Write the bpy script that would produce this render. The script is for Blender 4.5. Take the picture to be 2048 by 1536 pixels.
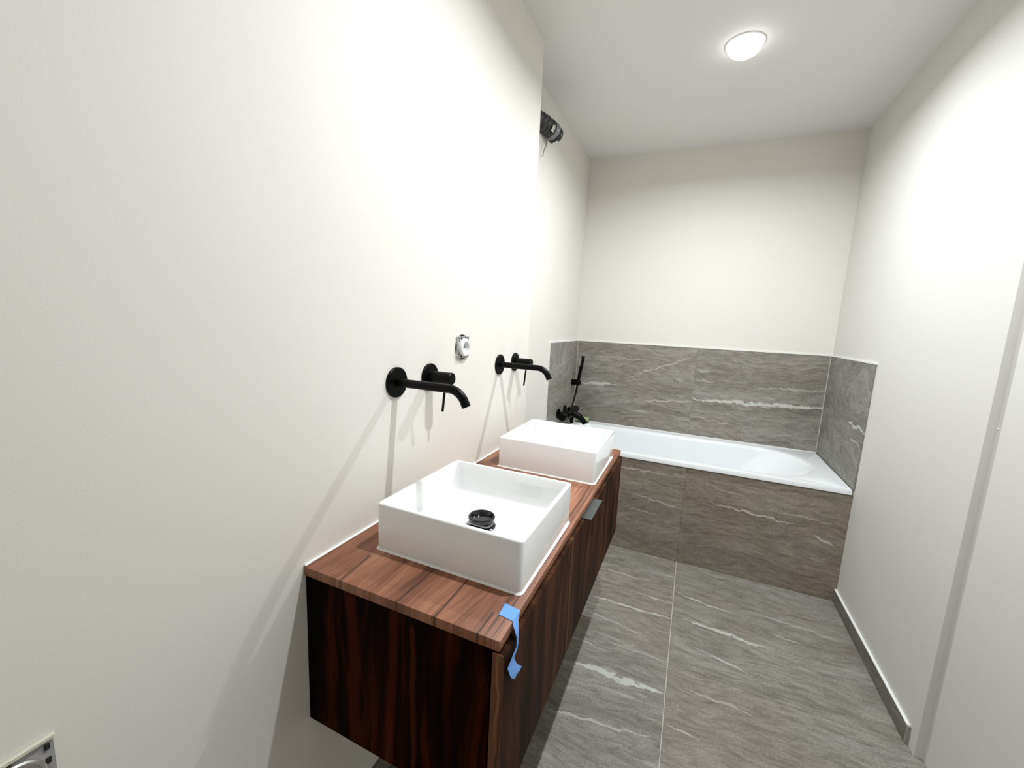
import bpy, bmesh, math, random
from mathutils import Vector, Matrix

for o in list(bpy.data.objects):
    bpy.data.objects.remove(o, do_unlink=True)
SC = bpy.context.scene
COL = SC.collection
random.seed(7)

# ------------------------------------------------------------------ camera
cam_d = bpy.data.cameras.new('camera')
cam_d.sensor_fit = 'HORIZONTAL'; cam_d.sensor_width = 36.0
cam_d.lens = 825.36 * 36.0 / 2048.0
cam_d.clip_start = 0.01
cam = bpy.data.objects.new('camera', cam_d); COL.objects.link(cam)
R_ = ((0.913465, 0.404320, 0.045894), (0.101645, -0.117512, -0.987856), (-0.394017, 0.907037, -0.148441))
M = Matrix(((R_[0][0], -R_[1][0], -R_[2][0], 0.7097), (R_[0][1], -R_[1][1], -R_[2][1], 0.0678),
            (R_[0][2], -R_[1][2], -R_[2][2], 1.3247), (0, 0, 0, 1)))
cam.matrix_world = M
SC.camera = cam

# ------------------------------------------------------------------ light and exposure
LAMP_POWER = 18.2           # each ceiling downlight (built further down in its own builder)
LAMP_COL = (0.94, 1.0, 1.04)
w = bpy.data.worlds.new('world'); SC.world = w; w.use_nodes = True
w.node_tree.nodes['Background'].inputs[0].default_value = (1.0, 0.97, 0.92, 1)
w.node_tree.nodes['Background'].inputs[1].default_value = 0.55   # added soft fill, entering by the made-up opening behind the viewer
SC.view_settings.view_transform = 'Standard'
SC.view_settings.look = 'None'
SC.view_settings.gamma = 1.0
SC.view_settings.use_curve_mapping = False
SC.view_settings.exposure = 0.0

# ------------------------------------------------------------------ dimensions (metres)
W, D, H = 1.491, 3.177, 2.5          # right wall, end wall, ceiling
AL, PY = -0.111, 1.875               # alcove left wall, end of the left pier
T, RIM = 2.489, 0.595                # tub front, tub rim height
TT = 0.008                           # wall tile thickness
ZT = 1.2065                          # top of wall tiles
JX = 0.742                           # tile joint line
BACKY = -1.05                        # wall behind the viewer
WN, SY = 1.513, 1.659                # near part of right wall, set back a little

# ------------------------------------------------------------------ helpers
ORIG = {}
def bm_box(bm, x0, x1, y0, y1, z0, z1, bev=0.0, seg=2):
    b = bmesh.new()
    bmesh.ops.create_cube(b, size=1.0)
    for v in b.verts:
        v.co = Vector(((x0+x1)/2 + v.co.x*(x1-x0), (y0+y1)/2 + v.co.y*(y1-y0), (z0+z1)/2 + v.co.z*(z1-z0)))
    if bev > 0:
        bmesh.ops.bevel(b, geom=b.edges[:], offset=bev, segments=seg, affect='EDGES', profile=0.5)
    me = bpy.data.meshes.new('t'); b.to_mesh(me); b.free(); bm.from_mesh(me); bpy.data.meshes.remove(me)
    return bm
def box(x0, x1, y0, y1, z0, z1, bev=0.0, seg=2):
    return bm_box(bmesh.new(), x0, x1, y0, y1, z0, z1, bev, seg)
def frame_of(d):
    d = Vector(d).normalized()
    a = Vector((0, 0, 1)) if abs(d.z) < 0.9 else Vector((1, 0, 0))
    u = d.cross(a).normalized(); v = d.cross(u).normalized()
    return d, u, v
def lathe(bm, org, axis, prof, n=32, cap=True):
    """prof: list of (distance along axis, radius)"""
    d, u, v = frame_of(axis); org = Vector(org); rings = []
    for t, r in prof:
        c = org + d*t
        if r < 1e-6:
            rings.append([bm.verts.new(c)])
        else:
            rings.append([bm.verts.new(c + (u*math.cos(2*math.pi*i/n) + v*math.sin(2*math.pi*i/n))*r) for i in range(n)])
    for a, b in zip(rings, rings[1:]):
        for i in range(n):
            j = (i+1) % n
            if len(a) == 1 and len(b) == 1: continue
            if len(a) == 1: bm.faces.new((a[0], b[j], b[i]))
            elif len(b) == 1: bm.faces.new((a[i], a[j], b[0]))
            else: bm.faces.new((a[i], a[j], b[j], b[i]))
    if cap:
        if len(rings[0]) > 1: bm.faces.new(rings[0][::-1])
        if len(rings[-1]) > 1: bm.faces.new(rings[-1])
    bmesh.ops.recalc_face_normals(bm, faces=bm.faces[:])
    return bm
def tube(bm, pts, rad, n=20, cap=True):
    pts = [Vector(p) for p in pts]
    rads = rad if isinstance(rad, (list, tuple)) else [rad]*len(pts)
    d0 = (pts[1]-pts[0]).normalized(); _, u, _v = frame_of(d0); rings = []
    for k, p in enumerate(pts):
        if k == 0: d = pts[1]-pts[0]
        elif k == len(pts)-1: d = pts[-1]-pts[-2]
        else: d = (pts[k+1]-p).normalized() + (p-pts[k-1]).normalized()
        d.normalize()
        u = (u - d*u.dot(d)).normalized(); v = d.cross(u)
        rings.append([bm.verts.new(p + (u*math.cos(2*math.pi*i/n) + v*math.sin(2*math.pi*i/n))*rads[k]) for i in range(n)])
    for a, b in zip(rings, rings[1:]):
        for i in range(n):
            j = (i+1) % n; bm.faces.new((a[i], a[j], b[j], b[i]))
    if cap:
        bm.faces.new(rings[0][::-1]); bm.faces.new(rings[-1])
    bmesh.ops.recalc_face_normals(bm, faces=bm.faces[:])
    return bm
def smooth_path(pts, n=8):
    pts = [Vector(p) for p in pts]; out = []
    P = [pts[0]*2-pts[1]] + pts + [pts[-1]*2-pts[-2]]
    for i in range(1, len(P)-2):
        for k in range(n):
            t = k/n; a, b, c, d = P[i-1], P[i], P[i+1], P[i+2]
            out.append(0.5*((2*b) + (c-a)*t + (2*a-5*b+4*c-d)*t*t + (3*b-a-3*c+d)*t**3))
    out.append(pts[-1]); return out
def rrect(x0, x1, y0, y1, r, k=6):
    """closed rounded rectangle, corner radii (x1y1, x0y1, x0y0, x1y0)"""
    if not isinstance(r, (list, tuple)): r = (r,)*4
    cs = [(x1-r[0], y1-r[0], 0, r[0]), (x0+r[1], y1-r[1], 90, r[1]), (x0+r[2], y0+r[2], 180, r[2]), (x1-r[3], y0+r[3], 270, r[3])]
    out = []
    for cx, cy, a0, rr in cs:
        for i in range(k+1):
            a = math.radians(a0 + 90*i/k); out.append((cx+rr*math.cos(a), cy+rr*math.sin(a)))
    return out
def loft(bm, rings, cap0=True, cap1=True):
    R = [[bm.verts.new(p) for p in ring] for ring in rings]; n = len(R[0])
    for a, b in zip(R, R[1:]):
        for i in range(n):
            j = (i+1) % n; bm.faces.new((a[i], a[j], b[j], b[i]))
    if cap0: bm.faces.new(R[0][::-1])
    if cap1: bm.faces.new(R[-1])
    bmesh.ops.recalc_face_normals(bm, faces=bm.faces[:])
    return bm
def obj(name, bm, mat, parent=None, smooth=True, kind=None, angle=35):
    vs = [v.co for v in bm.verts]
    lo = Vector((min(v.x for v in vs), min(v.y for v in vs), min(v.z for v in vs)))
    hi = Vector((max(v.x for v in vs), max(v.y for v in vs), max(v.z for v in vs)))
    org = Vector(((lo.x+hi.x)/2, (lo.y+hi.y)/2, lo.z))
    bmesh.ops.translate(bm, verts=bm.verts[:], vec=-org)
    me = bpy.data.meshes.new(name); bm.to_mesh(me); bm.free()
    if smooth:
        me.polygons.foreach_set('use_smooth', [True]*len(me.polygons))
        try: me.set_sharp_from_angle(angle=math.radians(angle))
        except Exception: pass
    me.materials.append(mat)
    o = bpy.data.objects.new(name, me); COL.objects.link(o)
    if parent is not None:
        o.parent = parent; o.location = org - ORIG[parent.name]
    else:
        o.location = org
    ORIG[o.name] = org
    if kind: o['kind'] = kind
    return o
def tag(o, label, cat, group=None):
    o['label'] = label; o['category'] = cat
    if group: o['group'] = group
    return o
def thing(name, loc, label, cat, group=None):
    o = bpy.data.objects.new(name, None); COL.objects.link(o); o.empty_display_size = 0.05
    o.location = loc; ORIG[o.name] = Vector(loc)
    return tag(o, label, cat, group)
def part_label(o, s): o['label'] = s; return o
def copy_tree(root, loc, label=None):
    def rec(src, par):
        c = src.copy(); COL.objects.link(c); c.parent = par
        ORIG[c.name] = Vector((0, 0, 0))
        for ch in list(src.children): rec(ch, c)
        return c
    r = rec(root, None); r.location = loc
    if label: r['label'] = label
    return r

# ------------------------------------------------------------------ materials
class NT:
    def __init__(s, name):
        s.m = bpy.data.materials.new(name); s.m.use_nodes = True
        s.t = s.m.node_tree; s.n = s.t.nodes; s.b = s.n['Principled BSDF']
    def set(s, sock, v):
        if isinstance(v, bpy.types.NodeSocket): s.t.links.new(v, sock)
        else: sock.default_value = v
    def math(s, op, a, b=0.0, c=0.0, clamp=False):
        n = s.n.new('ShaderNodeMath'); n.operation = op; n.use_clamp = clamp
        s.set(n.inputs[0], a); s.set(n.inputs[1], b)
        if op in ('MULTIPLY_ADD', 'SMOOTH_MIN', 'WRAP', 'COMPARE'): s.set(n.inputs[2], c)
        return n.outputs[0]
    def mrange(s, v, a, b, c, d, smooth=True):
        n = s.n.new('ShaderNodeMapRange'); n.interpolation_type = 'SMOOTHSTEP' if smooth else 'LINEAR'
        s.set(n.inputs['Value'], v)
        for k, x in zip(('From Min', 'From Max', 'To Min', 'To Max'), (a, b, c, d)): s.set(n.inputs[k], x)
        return n.outputs['Result']
    def comb(s, x, y, z):
        n = s.n.new('ShaderNodeCombineXYZ')
        for i, v in enumerate((x, y, z)): s.set(n.inputs[i], v)
        return n.outputs[0]
    def pos(s):
        g = s.n.new('ShaderNodeNewGeometry'); x = s.n.new('ShaderNodeSeparateXYZ')
        s.t.links.new(g.outputs['Position'], x.inputs[0]); return x.outputs
    def noise(s, vec, scale=1.0, detail=4.0, rough=0.5, dist=0.0):
        n = s.n.new('ShaderNodeTexNoise'); s.set(n.inputs['Vector'], vec)
        n.inputs['Scale'].default_value = scale; n.inputs['Detail'].default_value = detail
        n.inputs['Roughness'].default_value = rough; n.inputs['Distortion'].default_value = dist
        return n.outputs['Fac']
    def ramp(s, fac, stops):
        n = s.n.new('ShaderNodeValToRGB'); e = n.color_ramp.elements
        while len(e) < len(stops): e.new(0.5)
        for k, (p, c) in zip(e, stops): k.position = p; k.color = (*c, 1)
        s.set(n.inputs[0], fac); return n.outputs[0]
    def mix(s, fac, a, b, mode='MIX'):
        n = s.n.new('ShaderNodeMix'); n.data_type = 'RGBA'; n.blend_type = mode
        s.set(n.inputs[0], fac)
        for sock, v in ((n.inputs[6], a), (n.inputs[7], b)):
            s.set(sock, v if isinstance(v, bpy.types.NodeSocket) else (*v, 1))
        return n.outputs[2]
    def bump(s, h, strength=0.2, dist=0.01):
        n = s.n.new('ShaderNodeBump'); n.inputs['Strength'].default_value = strength; n.inputs['Distance'].default_value = dist
        s.set(n.inputs['Height'], h); s.t.links.new(n.outputs[0], s.b.inputs['Normal'])
    def col(s, c): s.set(s.b.inputs['Base Color'], c if isinstance(c, bpy.types.NodeSocket) else (*c, 1))
    def rough(s, r): s.set(s.b.inputs['Roughness'], r)

def plain(name, c, rough=0.5, metal=0.0, coat=0.0, spec=0.5, var=0.0):
    k = NT(name)
    if var > 0:
        p = k.pos(); n = k.noise(k.comb(p[0], p[1], p[2]), 60, 4)
        k.col(k.mix(n, tuple(x*(1-var) for x in c), tuple(min(1, x*(1+var)) for x in c)))
    else: k.col(c)
    k.rough(rough); k.b.inputs['Metallic'].default_value = metal
    k.b.inputs['Coat Weight'].default_value = coat; k.b.inputs['Specular IOR Level'].default_value = spec
    return k.m
def paint(name, c, bump=0.12):
    k = NT(name); p = k.pos(); v = k.comb(p[0], p[1], p[2])
    n = k.noise(v, 2.2, 3); f = k.noise(v, 260, 2)
    k.col(k.mix(n, tuple(x*0.985 for x in c), tuple(min(1, x*1.015) for x in c)))
    k.rough(0.75); k.b.inputs['Specular IOR Level'].default_value = 0.25
    k.bump(f, bump, 0.0012)
    return k.m
def stone(name, plane, seed=0.0, tint=(1, 1, 1), veins=(), cloud=0.0, streak=1.0):
    """taupe grey layered stone; plane = which world axes run along / across the layers"""
    k = NT(name); p = k.pos(); ax = {'x': p[0], 'y': p[1], 'z': p[2]}
    u, v = ax[plane[0]], ax[plane[1]]
    warp = k.noise(k.comb(k.math('MULTIPLY', u, 2.2), k.math('MULTIPLY', v, 3.5), seed), 1.0, 3)
    vw = k.math('MULTIPLY_ADD', k.math('SUBTRACT', warp, 0.5), 0.16 + cloud, v)
    base = k.noise(k.comb(k.math('MULTIPLY', u, 1.6), k.math('MULTIPLY', vw, 9.0), seed+3), 1.0, 7, 0.62, 0.4)
    fine = k.noise(k.comb(k.math('MULTIPLY', u, 14.0), k.math('MULTIPLY', vw, 62.0), seed+7), 1.0, 5, 0.6, 0.5)
    c = k.ramp(base, [(0.30, (0.25, 0.228, 0.20)), (0.48, (0.325, 0.304, 0.272)), (0.62, (0.385, 0.366, 0.334)), (0.75, (0.45, 0.435, 0.40))])
    hue = k.noise(k.comb(u, v, seed+20), 1.7, 2)
    c = k.mix(k.mrange(hue, 0.42, 0.68, 0, 0.5), c, (0.34, 0.285, 0.25))
    c = k.mix(0.85, c, k.ramp(fine, [(0.28, (0.58, 0.56, 0.54)), (0.5, (1.0, 1.0, 1.0)), (0.72, (1.36, 1.35, 1.34))]), 'MULTIPLY')
    gr = k.noise(k.comb(k.math('MULTIPLY', u, 0.7), v, seed+41), 170.0, 3, 0.7)
    c = k.mix(0.9, c, k.ramp(gr, [(0.30, (0.70, 0.69, 0.68)), (0.5, (1.0, 1.0, 1.0)), (0.70, (1.26, 1.26, 1.26))]), 'MULTIPLY')
    # thin pale and dark streaks along the layers
    st = k.noise(k.comb(k.math('MULTIPLY', u, 4.2), k.math('MULTIPLY', vw, 48.0), seed+11), 1.0, 3, 0.5, 0.6)
    pm = k.noise(k.comb(k.math('MULTIPLY', u, 2.0), k.math('MULTIPLY', v, 4.0), seed+13), 1.0, 2)
    pm = k.mrange(pm, 0.42, 0.66, 0, 1)
    c = k.mix(k.math('MULTIPLY', k.mrange(st, 0.60, 0.70, 0, 0.75*streak), pm), c, (0.56, 0.545, 0.52))
    dk = k.noise(k.comb(k.math('MULTIPLY', u, 3.0), k.math('MULTIPLY', vw, 40.0), seed+17), 1.0, 3, 0.5, 0.4)
    c = k.mix(k.mrange(dk, 0.66, 0.74, 0, 0.5), c, (0.16, 0.142, 0.122))
    # the big white veins of this slab
    if veins:
        wob = k.noise(k.comb(k.math('MULTIPLY', u, 16.0), k.math('MULTIPLY', v, 3.0), seed+31), 1.0, 4, 0.6)
        wid = k.noise(k.comb(k.math('MULTIPLY', u, 24.0), k.math('MULTIPLY', v, 60.0), seed+37), 1.0, 3, 0.6)
        tot = None
        for (u0, v0, u1, v1, wd, op) in veins:
            t = k.mrange(u, u0, u1, 0, 1, False)
            ctr = k.math('MULTIPLY_ADD', t, v1-v0, v0)
            ctr = k.math('MULTIPLY_ADD', k.math('SUBTRACT', wob, 0.5), 0.05, ctr)
            d = k.math('ABSOLUTE', k.math('SUBTRACT', v, ctr))
            tap = k.math('MULTIPLY', k.math('MULTIPLY', t, k.math('SUBTRACT', 1.0, t)), 4.0)
            ww = k.math('MULTIPLY', k.math('MULTIPLY', tap, wd), k.mrange(wid, 0.35, 0.62, 0.25, 1.25))
            mk = k.mrange(d, k.math('MULTIPLY', ww, 0.55), k.math('ADD', ww, 0.0012), op, 0)
            mk = k.math('MULTIPLY', mk, k.mrange(tap, 0.0, 0.12, 0, 1))
            tot = mk if tot is None else k.math('MAXIMUM', tot, mk)
        c = k.mix(tot, c, (0.74, 0.735, 0.715))
    if tint != (1, 1, 1): c = k.mix(1.0, c, tint, 'MULTIPLY')
    k.col(c); k.rough(k.mrange(fine, 0.3, 0.7, 0.50, 0.62)); k.b.inputs['Specular IOR Level'].default_value = 0.35
    k.bump(k.math('ADD', k.math('MULTIPLY', fine, 0.5), base), 0.25, 0.003)
    return k.m
def wood(name, plane, seed=0.0, stops=None, marks=(), across=26.0, rough=0.38, spec=0.35):
    """reddish walnut with the grain running along plane[0]"""
    k = NT(name); p = k.pos(); ax = {'x': p[0], 'y': p[1], 'z': p[2]}
    u, v = ax[plane[0]], ax[plane[1]]
    wp = k.noise(k.comb(k.math('MULTIPLY', u, 3.5), k.math('MULTIPLY', v, 7.0), seed), 1.0, 3)
    vw = k.math('MULTIPLY_ADD', k.math('SUBTRACT', wp, 0.5), 0.07, v)
    g1 = k.noise(k.comb(k.math('MULTIPLY', u, 1.5), k.math('MULTIPLY', vw, across), seed+5), 1.0, 5, 0.6, 0.3)
    g2 = k.noise(k.comb(k.math('MULTIPLY', u, 7.0), k.math('MULTIPLY', vw, 170.0), seed+9), 1.0, 3, 0.5)
    stops = stops or [(0.28, (0.080, 0.030, 0.016)), (0.43, (0.22, 0.084, 0.044)), (0.58, (0.34, 0.145, 0.080)), (0.75, (0.44, 0.22, 0.135))]
    c = k.ramp(g1, stops)
    c = k.mix(0.8, c, k.ramp(g2, [(0.28, (0.55, 0.5, 0.48)), (0.5, (1, 1, 1)), (0.72, (1.3, 1.28, 1.25))]), 'MULTIPLY')
    for (u0, v0, u1, v1, wd, op, mc) in marks:
        t = k.mrange(u, u0, u1, 0, 1, False)
        ctr = k.math('MULTIPLY_ADD', t, v1-v0, v0)
        ctr = k.math('MULTIPLY_ADD', k.math('SUBTRACT', wp, 0.5), 0.03, ctr)
        d = k.math('ABSOLUTE', k.math('SUBTRACT', v, ctr))
        tap = k.math('MULTIPLY', k.math('MULTIPLY', t, k.math('SUBTRACT', 1.0, t)), 4.0)
        mk = k.math('MULTIPLY', k.mrange(d, wd*0.3, wd, op, 0), k.mrange(tap, 0, 0.2, 0, 1))
        c = k.mix(mk, c, mc)
    k.col(c); k.rough(rough); k.b.inputs['Specular IOR Level'].default_value = spec
    k.bump(g2, 0.15, 0.001)
    return k.m

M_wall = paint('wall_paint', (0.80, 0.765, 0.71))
M_wall_r = paint('wall_paint_shaded', (0.70, 0.685, 0.645))  # same wall paint, with the dimmer light on the right put into its colour
M_ceil = paint('ceiling_paint', (0.80, 0.79, 0.765), 0.08)
M_ceramic = plain('white_ceramic', (0.90, 0.895, 0.885), 0.12, coat=0.3)
M_acrylic = plain('white_acrylic', (0.90, 0.92, 0.93), 0.16, coat=0.3)
M_black = plain('matt_black_metal', (0.0022, 0.0021, 0.0021), 0.36, spec=0.12)
M_gloss = plain('gloss_black', (0.006, 0.006, 0.007), 0.12)
M_sil = plain('white_silicone', (0.86, 0.86, 0.84), 0.4)
M_trim = plain('white_trim_profile', (0.84, 0.84, 0.82), 0.35)
M_grout = plain('grey_grout', (0.50, 0.47, 0.43), 0.9, var=0.2)
M_handle = plain('grey_green_metal', (0.075, 0.085, 0.078), 0.4, metal=0.2)
M_tape = plain('blue_masking_tape', (0.16, 0.36, 0.78), 0.7, var=0.08)
M_plate = plain('zinc_plate', (0.52, 0.51, 0.49), 0.35, metal=0.75, var=0.25)
M_whiteplastic = plain('white_plastic', (0.82, 0.82, 0.81), 0.35)
M_cream = plain('cream_plastic', (0.66, 0.63, 0.52), 0.5)
M_hole = plain('dark_cavity', (0.012, 0.011, 0.010), 0.9)
M_plaster = plain('grey_plaster', (0.34, 0.33, 0.32), 0.9, var=0.3)
M_sponge = plain('green_sponge', (0.42, 0.50, 0.24), 0.95, var=0.3)
M_pad = plain('dark_green_pad', (0.03, 0.06, 0.02), 0.95)
M_duct = plain('black_duct_plastic', (0.018, 0.018, 0.020), 0.35)
M_film = plain('grey_film', (0.22, 0.22, 0.23), 0.18)
M_tapeg = plain('silver_tape', (0.62, 0.62, 0.60), 0.3, metal=0.5)
M_wire = plain('tan_wire', (0.26, 0.22, 0.14), 0.6)

# ------------------------------------------------------------------ room shell
def struct(name, bm, m, label, cat, smooth=False):
    o = obj(name, bm, m, None, smooth, 'structure'); return tag(o, label, cat)
floor = struct('floor', box(-0.3, WN+0.02, BACKY, D+0.02, -0.12, -0.0016), M_grout, 'grey stone tiled bathroom floor', 'floor')
struct('ceiling', box(-0.3, WN+0.2, BACKY-0.15, D+0.15, H, H+0.12), M_ceil, 'plain white ceiling with a bright downlight', 'ceiling')
wleft = struct('wall_left', box(-0.3, 0, BACKY, PY, 0, H), M_wall, 'off-white painted left wall behind the wooden vanity', 'wall')
alc = struct('wall_alcove', box(-0.3, AL, PY, D, 0, H), M_wall, 'recessed wall at the left end of the bathtub', 'wall')
wend = struct('wall_end', box(-0.3, W+0.2, D, D+0.15, 0, H), M_wall, 'off-white end wall behind the bathtub', 'wall')
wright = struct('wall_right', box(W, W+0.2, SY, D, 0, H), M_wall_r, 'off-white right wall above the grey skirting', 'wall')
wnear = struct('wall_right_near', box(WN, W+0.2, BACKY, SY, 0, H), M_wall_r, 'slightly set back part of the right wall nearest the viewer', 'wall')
wb = bmesh.new()      # unseen wall, opening added to let the soft fill light in
bm_box(wb, -0.3, 0.22, BACKY-0.15, BACKY, 0, H); bm_box(wb, 1.12, W+0.2, BACKY-0.15, BACKY, 0, H); bm_box(wb, 0.22, 1.12, BACKY-0.15, BACKY, 2.05, H)
struct('wall_behind', wb, M_wall, 'plain wall behind the viewer with an opening added for fill light', 'wall')

# floor tiles, 120 x 60 cm, joints of 2 mm
cols = [(0.0105, JX-0.0017), (JX+0.0017, WN)]
rows = [-1.04, -0.71, -0.11, 0.49, 1.09, 1.69, 2.29, T+0.02]
FV = {  # the white veins that can be seen on the floor slabs
    (0, 4): [(0.40, 1.525, 0.76, 1.535, 0.020, 1.0), (0.36, 1.285, 0.72, 1.345, 0.007, .6), (0.30, 1.655, 0.46, 1.65, 0.006, .6)],
    (0, 5): [(0.35, 1.965, 0.76, 1.975, 0.010, .85), (0.30, 1.86, 0.66, 1.80, 0.004, .6), (0.56, 2.10, 0.80, 2.09, 0.006, .7), (0.36, 2.22, 0.62, 2.23, 0.004, .8)],
    (1, 5): [(0.78, 2.005, 1.13, 1.965, 0.011, .95), (0.75, 2.195, 1.00, 2.145, 0.006, .9), (0.84, 1.835, 1.05, 1.775, 0.006, .8), (1.06, 2.21, 1.42, 2.17, 0.004, .6), (1.14, 2.09, 1.28, 2.06, 0.004, .6)],
    (1, 4): [(0.80, 1.595, 1.04, 1.585, 0.007, .45), (0.75, 1.42, 0.86, 1.40, 0.004, .6)],
}
for ci, (x0, x1) in enumerate(cols):
    for ri in range(len(rows)-1):
        y0, y1 = rows[ri]+0.0004, rows[ri+1]-0.0004
        m = stone('stone_floor', 'xy', seed=3.1*ci+1.7*ri, veins=FV.get((ci, ri), ()), tint=(.68, .675, .645))
        obj('tile', box(x0, x1, y0, y1, -0.010, 0.0, 0.0008, 1), m, floor, False)

# wall tiles around the bath and on the bath front
mB1 = stone('stone_end', 'xz', 12.3, veins=[(-0.09, 0.885, 0.22, 0.90, 0.012, .9), (0.26, 0.95, 0.72, 1.15, 0.007, .55), (0.40, 0.80, 0.74, 0.835, 0.006, .7), (0.02, 1.10, 0.42, 1.10, 0.003, .6)], tint=(.79, .77, .74))
mB2 = stone('stone_end', 'xz', 16.9, veins=[(0.70, 0.845, 1.60, 0.885, 0.017, 1.0), (1.10, 0.975, 1.50, 0.985, 0.007, .5), (0.72, 0.99, 0.86, 0.985, 0.005, .6), (0.70, 0.74, 1.0, 0.70, 0.005, .5)], tint=(.79, .77, .74))
obj('tile', box(AL+TT+.003, JX-0.0103, D-TT, D, RIM+.003, ZT, 0.0008, 1), mB1, wend, False)
obj('tile', box(JX-0.0097, W-TT-.003, D-TT, D, RIM+.003, ZT, 0.0008, 1), mB2, wend, False)
obj('trim', box(AL, W, D-TT-0.002, D, ZT, ZT+0.007), M_trim, wend, False)
mL = stone('stone_side', 'yz', 24.0, cloud=0.25, streak=0.5, veins=[(2.5, 1.02, 3.1, 1.10, 0.004, .4)], tint=(.84, .86, .85))
mR = stone('stone_side', 'yz', 29.0, cloud=0.30, streak=0.5, veins=[(2.46, 0.885, 2.72, 0.895, 0.014, .95), (2.48, 0.80, 2.66, 0.83, 0.006, .6)], tint=(.72, .74, .73))
obj('tile', box(AL, AL+TT, T+0.018, D-TT-.001, RIM+.003, ZT, 0.0008, 1), mL, alc, False)
obj('trim', box(AL, AL+TT+0.002, T+0.010, D-TT, ZT, ZT+0.007), M_trim, alc, False)
obj('trim', box(AL, AL+TT+0.001, T+0.010, T+0.018, RIM-.03, ZT), M_trim, alc, False)
obj('silicone_bead', box(AL+TT, AL+TT+.004, D-TT-.004, D-TT, RIM, ZT), M_grout, alc, False)
obj('tile', box(W-TT, W, T, D-TT-.001, RIM+.003, ZT, 0.0008, 1), mR, wright, False)
obj('trim', box(W-TT-0.002, W, T-0.004, D-TT, ZT, ZT+0.007), M_trim, wright, False)
obj('silicone_bead', box(W-TT-.004, W-TT, D-TT-.004, D-TT, RIM, ZT), M_grout, wright, False)

# skirting of cut tile
mS = stone('stone_skirting', 'yz', 41.0, streak=0.5, tint=(.55, .55, .53))
br = thing('baseboard_right', (W, 2.1, 0), 'low grey stone tile skirting along the right wall', 'baseboard'); br['kind'] = 'structure'
for y0, y1 in ((1.705, 1.983), (1.985, T+.02)):
    obj('tile', box(W-0.010, W, y0, y1, 0, 0.064, 0.0008, 1), mS, br, False)
obj('silicone_bead', box(W-0.0105, W, 1.705, T+.007, 0.064, 0.0685, 0.001, 1), M_sil, br, False)
obj('end_cap', box(W-0.0105, W, 1.699, 1.705, 0, 0.066, .001, 1), M_plaster, br, False)
obj('paint_chip', box(WN-.002, WN, 1.652, 1.659, 1.088, 1.092, .0005, 1), M_sil, wnear, False)
bl = thing('baseboard_left', (0, 0.4, 0), 'low grey stone tile skirting under the floating vanity', 'baseboard'); bl['kind'] = 'structure'
for k in range(5):
    y0 = BACKY + k*0.6
    obj('tile', box(0, 0.010, y0+.001, min(y0+0.599, PY), 0, 0.066, 0.0008, 1), mS, bl, False)

# ------------------------------------------------------------------ downlights
def downlight(x, y, label):
    t = thing('ceiling_downlight', (x, y, H), label, 'ceiling light', 'ceiling downlights')
    b = bmesh.new()
    lathe(b, (x, y, H), (0, 0, -1), [(0, 0.068), (0, 0.075), (0.003, 0.075), (0.005, 0.072), (0.005, 0.068), (0, 0.068)], 48, False)
    obj('trim_ring', b, M_trim, t)
    k = NT('glare_dome'); k.col((0.9, 0.9, 0.9))  # oversized glowing dome stands in for the glare of a small flush lamp
    k.b.inputs['Emission Color'].default_value = (1, 0.99, 0.97, 1); k.b.inputs['Emission Strength'].default_value = 6.0
    b = bmesh.new()
    lathe(b, (x, y, H), (0, 0, -1), [(0.0, 0.068)] + [(0.052*math.sin(a), 0.068*math.cos(a)) for a in [i*math.pi/2/10 for i in range(1, 10)]] + [(0.052, 0)], 40, False)
    obj('lens', b, k.m, t)  # dome shaped after the lamp's glare
    ld = bpy.data.lights.new('lamp_light', 'AREA'); ld.shape = 'DISK'; ld.size = 0.034; ld.spread = math.radians(165)
    ld.energy = LAMP_POWER; ld.color = LAMP_COL
    lo = bpy.data.objects.new('lamp_light', ld); COL.objects.link(lo); lo.parent = t; lo.location = (0, 0, -0.056)
    return t
downlight(0.775, 2.160, 'bright round ceiling downlight above the floor in front of the bath')
downlight(0.775, 1.060, 'ceiling downlight above the vanity, out of sight overhead')

# ------------------------------------------------------------------ bathtub
def ring(x0, x1, y0, y1, r, z, k=8): return [(x, y, z) for x, y in rrect(x0, x1, y0, y1, r, k)]
bx0, bx1, by0, by1 = AL+TT+.001, W-TT-.001, T, D-TT-.001
tub = thing('bathtub', ((bx0+bx1)/2, (by0+by1)/2, 0), 'white built-in bathtub with a grey stone tiled front', 'bathtub')
rings = [ring(bx0, bx1, by0, by1, .004, RIM-0.026), ring(bx0, bx1, by0, by1, .004, RIM-0.003), ring(bx0+.002, bx1-.002, by0+.002, by1-.002, .004, RIM)]
ix0, ix1, iy0, iy1 = bx0+0.075, W-0.105, T+0.055, D-0.075
prof = [(-.012, 0), (-.002, 0.0012), (0.006, 0.006), (0.012, 0.014), (0.016, 0.03)]
for dz_in, dz in prof:
    rings.append(ring(ix0+dz_in, ix1-dz_in*1.5, iy0+dz_in, iy1-dz_in, (0.27-dz_in, 0.09, 0.09, 0.27-dz_in), RIM-dz))
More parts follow.
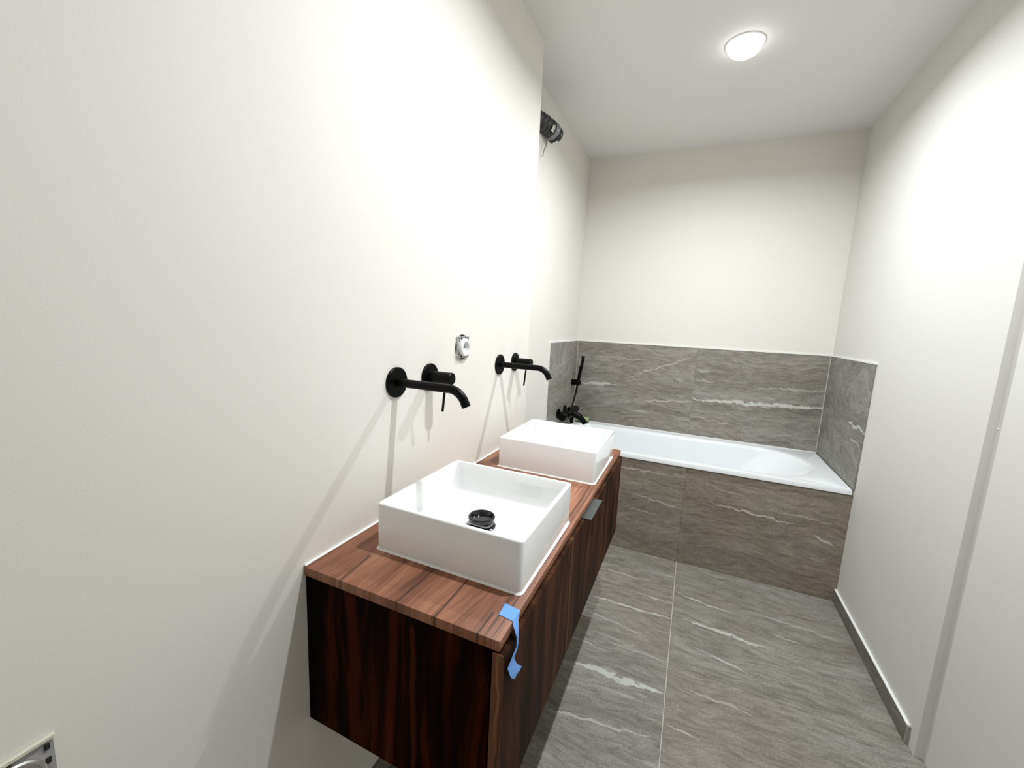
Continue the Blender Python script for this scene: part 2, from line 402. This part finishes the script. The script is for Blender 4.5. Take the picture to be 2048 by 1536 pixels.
for t_ in (0.15, 0.35, 0.55, 0.75, 0.9, 0.97, 1.0):
    a = t_; e = 0.02 + 0.05*a + (0.05 if t_ > .96 else 0.02 if t_ > .85 else 0)
    er = 0.024 + 0.34*a**0.85 + (0.05 if t_ > .96 else 0.02 if t_ > .85 else 0)
    el = 0.02 + 0.06*a + (0.05 if t_ > .96 else 0.02 if t_ > .85 else 0)
    z = RIM - 0.03 - 0.385*min(1, a + (0.02 if t_ > .85 else 0)) if t_ < 1 else RIM-0.03-0.39
    hh = (iy1-iy0)/2 - e
    rr = min(0.25 - 0.05*a, hh-.005)
    rings.append(ring(ix0+el, ix1-er, iy0+e, iy1-e, (rr, 0.10, 0.10, rr), z))
shell = loft(bmesh.new(), rings, False, True)
obj('shell', shell, M_acrylic, tub, True, angle=50)
mA1 = stone('stone_apron', 'xz', 51.0, veins=[(0.30, 0.50, 0.66, 0.505, 0.005, .7), (0.44, 0.36, 0.78, 0.315, 0.005, .7), (0.42, 0.27, 0.62, 0.25, 0.003, .6)], tint=(.82, .76, .70), streak=.8)
mA2 = stone('stone_apron', 'xz', 57.0, veins=[(0.86, 0.395, 1.28, 0.36, 0.007, .9), (1.36, 0.325, 1.45, 0.295, 0.010, .9), (0.84, 0.49, 1.05, 0.46, 0.003, .5), (1.05, 0.42, 1.47, 0.40, 0.003, .5)], tint=(.80, .74, .68), streak=.8)
obj('tile', box(AL+.0005, JX-.0004, T+.008, T+.018, .001, RIM-.028, .0008, 1), mA1, tub, False)
obj('tile', box(JX+.0003, W-.0005, T+.008, T+.018, .001, RIM-.028, .0008, 1), mA2, tub, False)
obj('support_panel', box(bx0, bx1, T+.018, T+.04, .001, RIM-.03), M_plaster, tub, False)
b = bmesh.new(); lathe(b, (0.33, (iy0+iy1)/2, RIM-0.4195), (0, 0, 1), [(0, .035), (.004, .035), (.006, .03), (.006, 0)], 32)
obj('drain', b, M_black, tub)
obj('silicone_bead', box(bx0, bx1, D-TT-.005, D-TT, RIM, RIM+.004, .001, 1), M_sil, tub, False)

# ------------------------------------------------------------------ floating vanity
VN, VF, VH, VB, VD = 0.642, 1.868, 0.792, 0.419, 0.465
CT = 0.020
s_shade = [(0.40, (0.0015, 0.0006, 0.0004)), (0.50, (0.008, 0.0018, 0.0008)), (0.60, (0.035, 0.006, 0.002)), (0.75, (0.09, 0.018, 0.006))]  # near-black walnut, the shade on the side panel put into its colour
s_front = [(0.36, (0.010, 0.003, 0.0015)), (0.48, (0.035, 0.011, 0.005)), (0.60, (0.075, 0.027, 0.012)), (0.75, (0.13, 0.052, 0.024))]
dkm = (0.022, 0.009, 0.006)
mTop = wood('walnut_top', 'yx', 2.0, marks=[(0.60, 0.245, 0.80, 0.255, 0.003, .65, dkm), (0.60, 0.325, 0.80, 0.335, 0.004, .75, dkm), (0.60, 0.105, 0.74, 0.095, 0.006, .6, dkm),
            (0.60, 0.435, 1.9, 0.44, 0.004, .6, dkm), (0.60, 0.448, 1.9, 0.452, 0.003, .6, dkm), (0.60, 0.42, 0.70, 0.423, 0.003, .7, dkm)], across=14.0, rough=.42)
mSide = wood('walnut_side_shaded', 'zx', 11.0, s_shade, across=20.0, rough=.6, spec=0.03, marks=[(.42, .14, .78, .125, .022, .6, (.07, .011, .004)), (.38, .225, .78, .24, .016, .55, (.075, .012, .004)), (.40, .285, .76, .28, .008, .35, (.12, .03, .010))])
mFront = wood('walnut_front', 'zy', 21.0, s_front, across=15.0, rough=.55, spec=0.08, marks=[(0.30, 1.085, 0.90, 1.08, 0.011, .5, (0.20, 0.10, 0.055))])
mEdge = wood('walnut_edge', 'zx', 33.0, [(0.35, (0.06, 0.02, 0.009)), (0.5, (0.15, 0.06, 0.028)), (0.65, (0.24, 0.11, 0.055))], across=90.0)
ct = obj('vanity_countertop', box(0.0, VD-.003, VN-.004, VF, VH-CT, VH, .0015, 2), mTop)
tag(ct, 'reddish walnut worktop under the two white basins', 'countertop')
part_label(obj('silicone_bead', box(0, 0.006, VN-.004, VF, VH, VH+.005, .0015, 1), M_sil, wleft, False), 'white silicone line along the wall')
van = thing('vanity_cabinet', (VD/2, (VN+VF)/2, VB), 'dark walnut floating vanity cabinet with one long drawer', 'cabinet')
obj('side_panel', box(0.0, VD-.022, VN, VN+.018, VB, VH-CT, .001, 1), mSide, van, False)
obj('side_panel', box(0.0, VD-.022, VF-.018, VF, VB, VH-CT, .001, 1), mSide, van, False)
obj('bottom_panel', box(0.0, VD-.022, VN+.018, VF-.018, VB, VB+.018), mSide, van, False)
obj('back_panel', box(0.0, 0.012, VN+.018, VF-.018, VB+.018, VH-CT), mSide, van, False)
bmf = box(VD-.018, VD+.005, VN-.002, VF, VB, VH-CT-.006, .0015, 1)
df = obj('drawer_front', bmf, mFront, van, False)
df.data.materials.append(mEdge)
for p in df.data.polygons:
    if p.normal.y < -0.7: p.material_index = 1
hb = bmesh.new()
bm_box(hb, VD-.015, VD+.024, 1.200, 1.352, VH-CT-.006, VH-CT-.003, .0008, 1)
bm_box(hb, VD-.018, VD-.015, 1.200, 1.352, VH-CT-.030, VH-CT-.003, .0008, 1)
part_label(obj('handle', hb, M_handle, df, False), 'grey green metal tab handle')

# ------------------------------------------------------------------ basins
def basin(y0, y1, label):
    x0, x1, z0, z1 = 0.084, 0.446, VH, 0.9035
    t = thing('vessel_basin', ((x0+x1)/2, (y0+y1)/2, z0), label, 'basin', 'white basins on the vanity')
    r = [ring(x0, x1, y0, y1, .010, z0, 5), ring(x0, x1, y0, y1, .010, z1-.0035, 5), ring(x0+.001, x1-.001, y0+.001, y1-.001, .009, z1-.001, 5), ring(x0+.003, x1-.003, y0+.003, y1-.003, .008, z1, 5)]
    wl = .011
    r += [ring(x0+wl-.002, x1-wl+.002, y0+wl-.002, y1-wl+.002, .008, z1, 5), ring(x0+wl, x1-wl, y0+wl, y1-wl, .010, z1-.002, 5)]
    for dz, e, rd in ((.03, .012, .014), (.060, .014, .018), (.078, .018, .02), (.084, .024, .022), (.087, .034, .024), (.090, .12, .02)):
        r.append(ring(x0+e, x1-e, y0+e, y1-e, rd, z1-dz, 5))
    obj('bowl', loft(bmesh.new(), r, True, True), M_ceramic, t, True, angle=50)
    cx, cy, zf = (x0+x1)/2, (y0+y1)/2, z1-.0905
    b = bmesh.new()
    lathe(b, (cx, cy, zf), (0, 0, 1), [(0, .036), (.003, .036), (.005, .032), (.010, .026), (.014, .026), (.018, .033), (.026, .034), (.0285, .032), (.0285, .028), (.020, .024), (.018, 0)], 40)
    d = obj('drain_valve', b, M_gloss, t); part_label(d, 'gloss black raised drain valve')
    b = bmesh.new()
    tube(b, [(cx+.031*math.cos(a), cy+.031*math.sin(a), zf+.014+.004*math.sin(3*a)) for a in [i*2*math.pi/30 for i in range(0, 31)]], .0022, 8)
    obj('film_collar', b, M_film, d)
    # silicone bead round the foot
    e = .004
    o1, i1 = rrect(x0-e, x1+e, y0-e, y1+e, .013, 5), rrect(x0+.001, x1-.001, y0+.001, y1-.001, .009, 5)
    rr = [[(x, y, z0) for x, y in o1], [(x, y, z0+.0035) for x, y in rrect(x0-.0005, x1+.0005, y0-.0005, y1+.0005, .0105, 5)], [(x, y, z0+.0035) for x, y in i1]]
    obj('silicone_bead', loft(bmesh.new(), rr, False, False), M_sil, t)
    return t
basin(0.765, 1.113, 'white rectangular basin nearest the viewer with a black drain showing')
basin(1.409, 1.755, 'white rectangular basin at the far end of the worktop')

# ------------------------------------------------------------------ wall faucets
def faucet(y, dy, label):
    z = 1.1535
    t = thing('wall_faucet', (0, y, z), label, 'faucet', 'black wall faucets')
    b = bmesh.new(); lathe(b, (0, y, z), (1, 0, 0), [(0, .0405), (.005, .0405), (.0065, .039), (.0065, 0)], 48)
    obj('spout_rosette', b, M_black, t)
    b = bmesh.new(); pts = [(0.005, y, z), (0.06, y, z), (0.12, y, z), (0.164, y, z)]
    for i in range(1, 11):
        a = math.radians(64*i/10); pts.append((0.164+0.050*math.sin(a), y, z-0.050*(1-math.cos(a))))
    a = math.radians(64); e = pts[-1]; pts.append((e[0]+.014*math.cos(a), y, e[2]-.014*math.sin(a)))
    tube(b, pts, .0112, 24); obj('spout', b, M_black, t)
    yh = y+dy
    b = bmesh.new(); lathe(b, (0, yh, z), (1, 0, 0), [(0, .0395), (.005, .0395), (.0065, .038), (.0065, 0)], 48)
    obj('handle_rosette', b, M_black, t)
    b = bmesh.new(); lathe(b, (0, yh, z), (1, 0, 0), [(.006, .0185), (.078, .0185), (.0805, .0165), (.0805, 0)], 40, True)
    h = obj('handle_barrel', b, M_black, t)
    b = bmesh.new(); tube(b, [(0.058, yh, z-.015), (0.054, yh, z-.045), (0.049, yh, z-.100)], [.0036, .0036, .0036], 14)
    obj('lever', b, M_black, h)
    return t
faucet(0.933, 0.150, 'matt black wall faucet above the nearest basin')
faucet(1.564, 0.154, 'matt black wall faucet above the far basin')

# ------------------------------------------------------------------ sockets without cover plates
def socket_far():
    y, z = 1.266, 1.234
    t = thing('wall_socket', (0, y, z), 'uncovered white power socket in its metal frame between the faucets', 'socket', 'unfinished wall sockets')
    b = bmesh.new(); lathe(b, (0, y, z), (1, 0, 0), [(0.0, .042), (.0012, .042), (.0012, 0)], 36); obj('box_opening', b, M_hole, t)
    b = bmesh.new()
    bm_box(b, .001, .006, y-.037, y+.037, z+.024, z+.036, .001, 1); bm_box(b, .001, .006, y-.037, y+.037, z-.036, z-.024, .001, 1)
    bm_box(b, .001, .006, y-.037, y-.028, z-.024, z+.024, .001, 1); bm_box(b, .001, .006, y+.028, y+.037, z-.024, z+.024, .001, 1)
    for k in (-1, 1):
        bm_box(b, .006, .008, y+k*.024-.004, y+k*.024+.004, z+.027, z+.034, .0005, 1); bm_box(b, .006, .008, y+k*.024-.004, y+k*.024+.004, z-.034, z-.027, .0005, 1)
    f = obj('mounting_frame', b, M_plate, t, False)
    for k in (-1, 1):
        for q in (-1, 1):
            b = bmesh.new(); lathe(b, (.006, y+k*.012, z+q*.030), (1, 0, 0), [(0, .004), (.0015, .004), (.002, .003), (.002, 0)], 14); obj('screw', b, M_hole, f)
    b = bmesh.new()
    lathe(b, (0, y, z), (1, 0, 0), [(.002, .030), (.015, .030), (.018, .0275), (.018, .0195), (.006, .0185), (.006, 0)], 40)
    i = obj('socket_insert', b, M_whiteplastic, t)
    for k in (-1, 1):
        b = bmesh.new(); lathe(b, (.006, y+k*.0095, z), (1, 0, 0), [(0, .0028), (.0008, .0028), (.0008, 0)], 14); obj('pin_hole', b, M_hole, i)
    b = bmesh.new(); lathe(b, (.006, y, z+.010), (1, 0, 0), [(0, .0024), (.010, .0024), (.0115, .001), (.0115, 0)], 14); obj('earth_pin', b, M_plate, i)
socket_far()
def socket_near():
    y, z = 0.219, 0.732
    t = thing('wall_socket', (0, y, z), 'uncovered socket box low on the left wall at the bottom left corner', 'socket', 'unfinished wall sockets')
    b = box(0, .0015, y-.041, y+.040, z-.041, z+.041, .0005, 1); obj('back_plate', b, M_plaster, t, False)
    b = bmesh.new()
    bm_box(b, .0, .006, y-.042, y+.041, z+.035, z+.042, .0015, 1); bm_box(b, 0, .006, y-.042, y+.041, z-.042, z-.035, .0015, 1)
    bm_box(b, .0, .006, y-.042, y-.036, z-.035, z+.035, .0015, 1)
    obj('frame', b, M_cream, t, False)
    for k, zz in enumerate((.026, .006, -.014, -.030)):
        obj('slot', box(.001, .0035, y+.031, y+.036, z+zz-.004, z+zz+.004, .0005, 1), M_hole, t, False)
    obj('slot', box(.001, .003, y-.028, y+.004, z+.0315, z+.0345, .0004, 1), M_hole, t, False)
    b = bmesh.new(); lathe(b, (0, y, z), (1, 0, 0), [(.001, .031), (.006, .031), (.008, .029), (.008, .0265), (.005, .025), (.005, 0)], 40)
    obj('socket_ring', b, M_plate, t)
socket_near()

# ------------------------------------------------------------------ bath mixer
XW = AL+TT
t = thing('bath_mixer', (XW, 2.83, 0.715), 'matt black wall bath mixer with a short spout at the tub', 'faucet')
mx, mz = -0.042, 0.715
for yy in (2.755, 2.905):
    b = bmesh.new(); lathe(b, (XW, yy, mz), (1, 0, 0), [(0, .034), (.008, .034), (.010, .032), (.010, .014), (.06, .014)], 32); obj('wall_union', b, M_black, t)
b = bmesh.new(); lathe(b, (mx, 2.725, mz), (0, 1, 0), [(0, .029), (.002, .032), (.208, .032), (.21, .029)], 32); body = obj('body', b, M_black, t)
b = bmesh.new(); lathe(b, (mx, 2.655, mz), (0, 1, 0), [(0, .024), (.003, .027), (.050, .027), (.055, .022), (.072, .016)], 28); obj('flow_knob', b, M_black, t)
b = bmesh.new(); lathe(b, (mx, 2.933, mz), (0, 1, 0), [(0, .016), (.015, .022), (.02, .026), (.065, .026), (.070, .023)], 28); obj('temperature_knob', b, M_black, t)
b = bmesh.new(); tube(b, smooth_path([(mx, 2.83, mz), (0.0, 2.83, mz-.005), (.045, 2.83, mz-.030), (.075, 2.83, mz-.062)], 5), [.024]*5+[.022]*5+[.019]*5+[.016], 20); obj('spout', b, M_black, t)
b = bmesh.new(); lathe(b, (mx+.012, 2.86, mz-.02), (0, 0, -1), [(0, .013), (.05, .013), (.055, .011)], 20); obj('hose_outlet', b, M_black, t)
b = bmesh.new(); lathe(b, (mx+.01, 2.79, mz+.02), (0, 0, 1), [(0, .009), (.012, .009), (.013, .014), (.026, .014), (.028, .012)], 20); obj('diverter_knob', b, M_black, t)

hs = thing('hand_shower', (-0.05, 3.06, 0.72), 'slim black stick hand shower in a wall holder above the tub', 'hand shower')
hx, hy, hz = -0.052, 3.06, 0.905
b = bmesh.new(); bm_box(b, XW, XW+.03, hy-.018, hy+.018, hz-.022, hz+.018, .002, 2); h = obj('wall_holder', b, M_black, hs)
b = bmesh.new(); lathe(b, (hx-.006, hy, hz-.022), (.10, 0, 1), [(0, .016), (.006, .022), (.030, .022), (.036, .017)], 24); obj('holder_ring', b, M_black, h)
b = bmesh.new(); lathe(b, (hx-.004, hy, hz-.01), (.14, 0, 1), [(0, .009), (.02, .012), (.12, .0125), (.205, .0125), (.208, .011)], 24); st = obj('stick', b, M_black, hs)
b = bmesh.new(); bm_box(b, -.0006, .0006, -.006, .006, 0, .055, .0004, 1)
bmesh.ops.translate(b, verts=b.verts[:], vec=(hx+.002, hy-.0128, hz+.125)); 
bmesh.ops.rotate(b, verts=b.verts[:], cent=(hx+.002, hy-.0128, hz+.125), matrix=Matrix.Rotation(math.radians(8), 3, 'Y') @ Matrix.Rotation(math.radians(90), 3, 'Z'))
obj('spray_face', b, M_plate, st, False)
b = bmesh.new(); tube(b, smooth_path([(hx-.005, hy, hz-.012), (hx-.010, hy-.01, hz-.07), (hx-.014, hy-.05, hz-.14), (hx-.010, hy-.10, hz-.20), (mx+.012, 2.89, mz-.06), (mx+.012, 2.865, mz-.070)], 7), .0065, 12)
obj('hose', b, M_black, hs)

sp = thing('cleaning_sponge', (-0.02, 3.115, RIM), 'green cleaning sponge lying on the tub rim by the mixer', 'sponge')
b = box(-.065, .030, 3.085, 3.150, RIM+.012, RIM+.036, .004, 2); sg = obj('foam', b, M_sponge, sp)
obj('scouring_pad', box(-.065, .030, 3.085, 3.150, RIM+.0005, RIM+.012, .002, 1), M_pad, sp)

# ------------------------------------------------------------------ ventilation duct stub and wire
du = thing('ventilation_duct', (-0.06, 2.2, 2.33), 'stub of black corrugated flexible duct coming out of the alcove wall', 'duct')
path = smooth_path([(-.122, 2.04, 2.305), (-.108, 2.10, 2.311), (-.090, 2.165, 2.313), (-.072, 2.225, 2.306), (-.060, 2.275, 2.293)], 26)
n = len(path); rads = []
for i, p in enumerate(path):
    ph = i/n*14*math.pi
    rads.append(.037 + .0065*abs(math.sin(ph/2)))
b = bmesh.new(); tube(b, path, rads, 28, False)
end = path[-1]; ax = (path[-1]-path[-3]).normalized()
lathe(b, end, -ax, [(0, rads[-1]), (0, .033), (.05, .031), (.055, 0)], 28, False)
obj('corrugated_hose', b, M_duct, du, True, angle=60)
b = bmesh.new(); tube(b, path[72:86], [r+.002 for r in rads[72:86]], 28, False); obj('film_wrap', b, M_film, du, True, angle=60)
def patch(pt, axis, r, a0, a1, l):
    d = Vector(axis).normalized(); u = Vector((0.45, -0.85, -0.3)); u = (u - d*u.dot(d)).normalized(); v = d.cross(u); b = bmesh.new(); rows_ = []
    for k in range(5):
        a = a0 + (a1-a0)*k/4; q = u*math.cos(a)+v*math.sin(a)
        rows_.append([b.verts.new(Vector(pt)+d*t2+q*rr) for t2, rr in ((-l/2, r), (l/2, r), (l/2, r+.002), (-l/2, r+.002))])
    for A, B in zip(rows_, rows_[1:]):
        for i in range(4): b.faces.new((A[i], A[(i+1) % 4], B[(i+1) % 4], B[i]))
    b.faces.new(rows_[0]); b.faces.new(rows_[-1][::-1]); bmesh.ops.recalc_face_normals(b, faces=b.faces[:]); return b
obj('silver_tape', patch(path[62], path[64]-path[60], .0450, -0.35, 0.30, .020), M_tapeg, du)
obj('silver_tape', patch(path[98], path[100]-path[96], .0450, 0.35, 1.0, .016), M_tapeg, du)
b = bmesh.new(); tube(b, smooth_path([(-.078, 2.215, 2.275), (-.086, 2.205, 2.245), (-.093, 2.19, 2.205), (-.097, 2.182, 2.165)], 6), .0022, 8)
obj('hanging_wire', b, M_wire, du)

# ------------------------------------------------------------------ blue masking tape on the worktop corner
rowsT = [((.4321, .6959, VH+.0006), (.4290, .7293, VH+.0006)), ((.448, .694, VH+.0006), (.447, .7265, VH+.0006)), ((.4618, .6915, VH+.0008), (.4625, .7240, VH+.0008)),
         ((.4650, .687, VH-.004), (.4655, .709, VH-.006)), ((.4705, .6815, .7845), (.4715, .6970, .7790)), ((.4740, .684, .770), (.4735, .6950, .7600)),
         ((.4735, .6857, .7491), (.4745, .6895, .7461)), ((.4750, .6629, .7469), (.4730, .6785, .7343)), ((.4770, .6408, .7455), (.4730, .6926, .7107)),
         ((.4790, .6480, .7270), (.4740, .717, .6855)), ((.4780, .6600, .7100), (.4755, .704, .689)), ((.4770, .6759, .6952), (.4760, .6878, .6931))]
b = bmesh.new(); vs = []
for L, Rr in rowsT:
    L, Rr = Vector(L), Vector(Rr); vs.append([b.verts.new(L.lerp(Rr, q/4)) for q in range(5)])
for A, B in zip(vs, vs[1:]):
    for i in range(4): b.faces.new((A[i], A[i+1], B[i+1], B[i]))
bmesh.ops.recalc_face_normals(b, faces=b.faces[:])
bmesh.ops.solidify(b, geom=b.faces[:], thickness=-0.0004)
tag(obj('masking_tape', b, M_tape), 'torn strip of blue masking tape hanging over the worktop front edge', 'tape')
